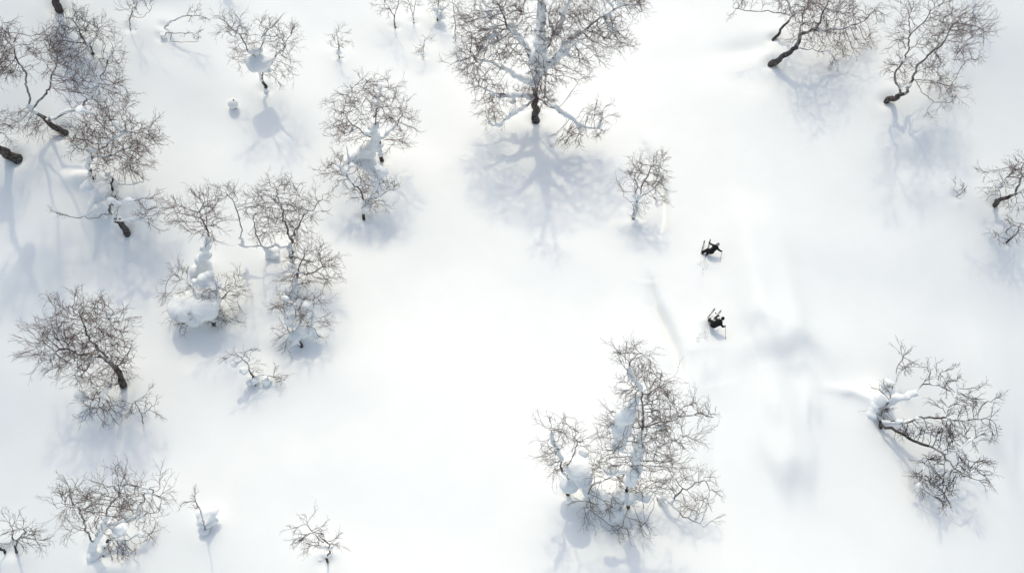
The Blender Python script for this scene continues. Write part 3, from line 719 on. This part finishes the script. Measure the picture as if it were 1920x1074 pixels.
# ------------------------------------------------------------------ skiers
def skier(label, org, J, look, helm_mat, arm_mat, skis, poles, whose, bulk=1.0):
    g = ground_at(*org)
    def at(q):                                             # pixel and height over the snow -> place
        d = ray(q[0], q[1]); return CAM + d * ((g[2] + q[2] - CAM[2]) / d[2])
    P = {k: at(v) for k, v in J.items()}
    R = root('person', tuple(g), label, 'person')
    hip = P['hip']; nk = P['neck']; hd = P['head']
    look = np.array(look, float); look /= np.linalg.norm(look)
    sp = nk - hip
    side = np.cross(look, sp); side /= np.linalg.norm(side)   # the skier's right
    hl, hr = hip - side * 0.11, hip + side * 0.11
    sl, sr = nk - side * 0.18 - sp * 0.10, nk + side * 0.18 - sp * 0.10
    # body: one continuous figure
    b = MB()
    b.capsule(hip, hip + sp * 0.5, 0.135, 0.125, 2); b.capsule(hip + sp * 0.5, nk - sp * 0.12, 0.125, 0.145, 2)
    b.capsule(sl, sr, 0.07, 0.07, 2); b.capsule(nk - sp * .08, hd, 0.058, 0.06, 2); b.capsule(hl, hr, 0.10, 0.10, 2)
    for s_, e, h, kn, an in ((sl, P['elbow_l'], P['hand_l'], P['knee_l'], P['foot_l']), (sr, P['elbow_r'], P['hand_r'], P['knee_r'], P['foot_r'])):
        b.capsule(s_, e, 0.055, 0.045, 2); b.capsule(e, h, 0.045, 0.03, 2)
    b.capsule(hl, P['knee_l'], 0.085, 0.06, 2); b.capsule(P['knee_l'], P['foot_l'], 0.06, 0.042, 2)
    b.capsule(hr, P['knee_r'], 0.085, 0.06, 2); b.capsule(P['knee_r'], P['foot_r'], 0.06, 0.042, 2)
    up = (hd - nk) / np.linalg.norm(hd - nk)
    face = look - up * np.dot(look, up); face /= np.linalg.norm(face)
    b.ball(hd + up * 0.03, 0.098, 2); b.ball(hd - up * 0.045 + face * 0.03, 0.068, 2)
    b.ball(hd + face * 0.10 - up * 0.005, 0.018, 2)                     # nose
    b.ball(hd + face * 0.083 - up * 0.05, (0.025, 0.025, 0.012), 2)     # mouth
    for q in (-1, 1): b.ball(hd + side * 0.095 * q, 0.024, 2)           # ears
    fused('body', b, M_SKIN, R, 0.013, 2)
    # clothes
    j = MB()
    j.capsule(hip - sp * 0.12, hip + sp * 0.4, 0.235 * bulk, 0.225 * bulk, 2); j.capsule(hip + sp * 0.4, nk - sp * 0.15, 0.225 * bulk, 0.235 * bulk, 2)
    j.capsule(sl, sr, 0.105, 0.105, 2); j.capsule(nk - sp * 0.12, nk, 0.10, 0.085, 2)
    jb = MB() if arm_mat is not M_BLACK else j
    for s_, e, h, mb in ((sl, P['elbow_l'], P['hand_l'], jb), (sr, P['elbow_r'], P['hand_r'], j)):
        hh = e + (h - e) * 0.88
        mb.capsule(s_, e, 0.11, 0.09, 2); mb.capsule(e, hh, 0.09, 0.072, 2)
    fused('jacket', j, M_BLACK, R, 0.02, 3)
    if jb is not j: fused('sleeve', jb, arm_mat, R, 0.02, 3)
    t = MB()
    t.capsule(hl, hr, 0.16, 0.16, 2)
    for h, kn, an in ((hl, P['knee_l'], P['foot_l']), (hr, P['knee_r'], P['foot_r'])):
        t.capsule(h, kn, 0.165, 0.135, 2); t.capsule(kn, kn + (an - kn) * 0.85, 0.135, 0.12, 2)
    fused('trousers', t, M_BLACK, R, 0.02, 3)
    # boots
    for side_k in ('l', 'r'):
        a = P['foot_' + side_k]; sk = skis[side_k]
        d = at(sk[1]) - at(sk[0]); d /= np.linalg.norm(d)
        m = MB(); m.capsule(a + (P['knee_' + side_k] - a) * 0.30, a, 0.075, 0.068, 2)
        m.capsule(a - d * 0.08 - (0, 0, 0.05), a + d * 0.17 - np.array((0, 0, 0.06)), 0.062, 0.052, 2)
        fused('ski_boot', m, M_BLACK, R, 0.016, 2)
    # helmet and goggles
    m = MB(); m.ball(hd + up * 0.055 - face * 0.012, (0.135, 0.135, 0.125), 2)
    m.ball(hd - face * 0.05 - up * 0.01, 0.108, 2)
    for q in (-1, 1): m.ball(hd + side * 0.09 * q - up * 0.01, 0.05, 2)
    h_ = fused('helmet', m, helm_mat, R, 0.016, 2)
    m = MB()
    pts = [hd + up * 0.025 + face * (0.112 * math.cos(a)) + side * (0.105 * math.sin(a)) for a in np.linspace(-1.0, 1.0, 9)]
    m.tube(pts, [0.03] * 9, 8)
    fused('goggles', m, M_LENS, R, 0.012, 1)
    # gloves with five fingers closed round the grip
    for s_ in ('l', 'r'):
        h = P['hand_' + s_]; e = P['elbow_' + s_]
        pd = at(poles[s_]) - h; pd /= np.linalg.norm(pd)       # the pole's direction
        f = h - e; f /= np.linalg.norm(f)
        n = np.cross(pd, f); n /= np.linalg.norm(n) + 1e-9
        f2 = np.cross(n, pd)
        m = MB(); m.capsule(h - f * 0.06, h, 0.038, 0.036, 2)
        for q in (-.024, 0, .024): m.capsule(h - f * 0.01 + pd * q, h + f2 * 0.035 + pd * q, 0.02, 0.019, 2)
        for q, ln in zip((-.036, -.012, .012, .036), (0.9, 1.0, 0.96, 0.8)):
            k0 = h + f2 * 0.045 + pd * q
            k1 = k0 + (f2 * 0.030 + n * 0.030) * ln; k2 = k1 + (n * 0.032 - f2 * 0.018) * ln; k3 = k2 - f2 * 0.030 * ln
            m.capsule(k0, k1, 0.0125, 0.0115); m.capsule(k1, k2, 0.0115, 0.0105); m.capsule(k2, k3, 0.0105, 0.0095)
        t0 = h - pd * 0.03 + f2 * 0.0 + n * 0.015; t1 = t0 + n * 0.035 - pd * 0.018; t2 = t1 + f2 * 0.035 + pd * 0.006
        m.capsule(t0, t1, 0.016, 0.014); m.capsule(t1, t2, 0.014, 0.011)
        fused('glove', m, M_BLACK if s_ == 'r' else arm_mat, R, 0.0065, 1)
        # the pole it holds: a thing of its own
        grip_c = h + f2 * 0.055 + n * 0.028
        top = grip_c - pd * 0.09; tip = at(poles[s_])
        word = {'l': 'ski pole in the raised upper hand of ', 'r': 'long ski pole trailing down from the lower hand of '}[s_]
        K = root('ski_pole', tuple(tip), word + whose, 'ski pole', 'ski poles held by the two skiers')
        dd = tip - top; m = MB(); m.tube([top + dd * .08, tip], [0.017, 0.013], 8); link('shaft', m.v, m.f, M_POLE, K)
        m = MB(); m.tube([top, top + dd * .03, top + dd * .10], [0.026, 0.021, 0.021], 8); link('grip', m.v, m.f, M_BLACK, K)
        dn = dd / np.linalg.norm(dd); bc = tip - dn * 0.09
        m = MB(); m.tube([bc - dn * .012, bc, bc + dn * .012], [0.02, 0.055, 0.05], 12); link('basket', m.v, m.f, M_BLACK, K)
    # skis
    for s_ in ('l', 'r'):
        (a, c) = skis[s_]
        tail, tip = at(a), at(c)
        d = tip - tail; L = np.linalg.norm(d); d /= L
        rt = np.cross(d, np.array((0, 0, 1.0))); rt /= np.linalg.norm(rt); upn = np.cross(rt, d)
        K = root('ski', tuple((tail + tip) / 2), {'l': 'outer ski on the uphill-left foot of ', 'r': 'inner ski under the right foot of '}[s_] + whose, 'ski', 'skis of the two skiers')
        V, F = [], []
        N = 22
        for i in range(N + 1):
            q = i / N
            wd = 0.062 - 0.016 * math.sin(q * math.pi) + 0.008 * q
            if q > 0.9: wd *= max(0.15, math.sqrt(max(0, 1 - ((q - 0.9) / 0.1) ** 2)))
            lift_ = 0.16 * max(0, (q - 0.84) / 0.16) ** 2 + 0.03 * max(0, (0.06 - q) / 0.06)
            c0 = tail + d * (L * q) + upn * lift_
            V += [c0 - rt * wd + upn * .012, c0 + rt * wd + upn * .012, c0 + rt * wd - upn * .008, c0 - rt * wd - upn * .008]
        for i in range(N):
            o = i * 4
            for k in range(4): F.append((o + k, o + (k + 1) % 4, o + 4 + (k + 1) % 4, o + 4 + k))
        F += [(3, 2, 1, 0), (N * 4, N * 4 + 1, N * 4 + 2, N * 4 + 3)]
        link('ski_board', V, F, M_SKI, K, False)
        m = MB(); mid = tail + d * L * 0.46 + upn * 0.03
        m.capsule(mid - d * 0.18, mid - d * 0.12, 0.035, 0.03, 2); m.capsule(mid + d * 0.14, mid + d * 0.19, 0.03, 0.028, 2)
        fused('binding', m, M_BLACK, K, 0.012, 1)
    for nm, (a, c) in {'thigh': ('hip', 'knee_l'), 'shin': ('knee_l', 'foot_l'), 'torso': ('hip', 'neck'), 'thigh_r': ('hip', 'knee_r'), 'shin_r': ('knee_r', 'foot_r'),
                       'arm_l': ('neck', 'elbow_l'), 'fore_l': ('elbow_l', 'hand_l'), 'arm_r': ('neck', 'elbow_r'), 'fore_r': ('elbow_r', 'hand_r')}.items():
        print('LIMB', whose[:12], nm, round(float(np.linalg.norm(P[a] - P[c])), 2))
    return R

def Z(zx, zy, ox, oy, h): return (ox + zx / 15.34, oy + zy / 15.34, h)
def skiers():
    z = lambda x, y, h: Z(x, y, 1300, 440, h)
    skier('person in a black ski suit leaning hard over, arms spread, farther up the slope', (1318, 478),
          dict(foot_l=z(265, 510, .10), knee_l=z(400, 440, .42), foot_r=z(400, 545, .10), knee_r=z(465, 500, .42), hip=z(520, 470, .55), neck=z(660, 340, .98), head=z(702, 285, 1.12),
               elbow_l=z(560, 300, .85), hand_l=z(458, 240, .80), elbow_r=z(725, 430, .70), hand_r=z(800, 480, .62)),
          (0.35, 0.9, -0.15), M_GREY, M_BLACK,
          dict(l=(z(200, 640, -.06), z(320, 185, .14)), r=(z(335, 670, .0), z(490, 150, .12))),
          dict(l=z(400, 430, .02), r=z(735, 920, .02)), 'the skier farther up the slope')
    z = lambda x, y, h: Z(x, y, 1310, 565, h)
    skier('person in black crouching low on skis in a spray of powder, farther down the slope', (1330, 606),
          dict(foot_l=z(300, 520, .08), knee_l=z(370, 580, .40), foot_r=z(380, 640, .08), knee_r=z(430, 640, .40), hip=z(455, 660, .52), neck=z(610, 590, .92), head=z(685, 500, 1.02),
               elbow_l=z(470, 480, .80), hand_l=z(570, 405, .80), elbow_r=z(695, 725, .72), hand_r=z(745, 720, .62)),
          (0.6, 0.75, -0.2), M_BLACK, M_OLIVE,
          dict(l=(z(120, 640, -.10), z(465, 215, .14)), r=(z(260, 730, -.12), z(645, 265, .12))),
          dict(l=z(480, 330, .02), r=z(775, 1060, .02)), 'the skier farther down the slope', 1.18)

# ------------------------------------------------------------------ powder thrown up behind the skis
def powder():
    rs = np.random.RandomState(77)
    for (px, py, dx, dy, lb) in ((1322, 486, -4, 14, 'loose powder thrown up behind the skier farther up the slope'), (1322, 616, -8, 18, 'loose powder thrown up behind the skier farther down the slope')):
        m = MB()
        for k in range(130):
            t = rs.rand() ** 0.7
            p = ground_at(px + dx * t + rs.normal(0, 3 + 6 * t), py + dy * t + rs.normal(0, 3 + 5 * t))
            rr = 0.012 + 0.04 * rs.rand() ** 2
            m.ball(p + np.array((0, 0, abs(rs.normal(0, 0.16)) * (1 - 0.5 * t))), (rr * (0.7 + rs.rand() * .6), rr * (0.7 + rs.rand() * .6), rr * 0.8), 1)
        o = link('powder_snow', m.v, m.f, M_LOAD)
        o['label'] = lb; o['category'] = 'snow'; o['kind'] = 'stuff'

# ------------------------------------------------------------------ build
def snow_ground():
    def axis(lo, hi, st, far):
        a = list(np.arange(lo, hi + 1e-6, st)); s = st; x = a[-1]
        while x < far: s *= 1.22; x += s; a.append(x)
        s = st; x = a[0]; b = []
        while x > -far: s *= 1.22; x -= s; b.append(x)
        return np.array(b[::-1] + a)
    xs = axis(-54, 54, 0.125, 2500); ys = axis(-30, 48, 0.14, 2500)
    X, Y = np.meshgrid(xs, ys)
    Zt = terrain(X, Y)
    nx, ny = len(xs), len(ys)
    co = np.stack([X, Y, Zt], 2).reshape(-1, 3)
    me = bpy.data.meshes.new('snow_ground')
    i = np.arange((ny - 1) * (nx - 1)); r, c = i // (nx - 1), i % (nx - 1)
    a = r * nx + c
    f = np.stack([a, a + 1, a + 1 + nx, a + nx], 1).astype(np.int32)
    me.vertices.add(len(co)); me.vertices.foreach_set('co', co.ravel().astype(np.float32))
    me.loops.add(f.size); me.loops.foreach_set('vertex_index', f.ravel())
    me.polygons.add(len(f)); me.polygons.foreach_set('loop_start', np.arange(0, f.size, 4, dtype=np.int32))
    me.polygons.foreach_set('loop_total', np.full(len(f), 4, np.int32))
    me.polygons.foreach_set('use_smooth', np.ones(len(f), bool))
    me.update(calc_edges=True); me.validate()
    me.materials.append(M_SNOW)
    o = bpy.data.objects.new('snow_ground', me); C.objects.link(o)
    o['kind'] = 'structure'

all_trees()
stump()
skiers()
WELLS += PENDING                      # the hollows round the trunks are known now
snow_ground()
powder()
print('TREES', TREES)
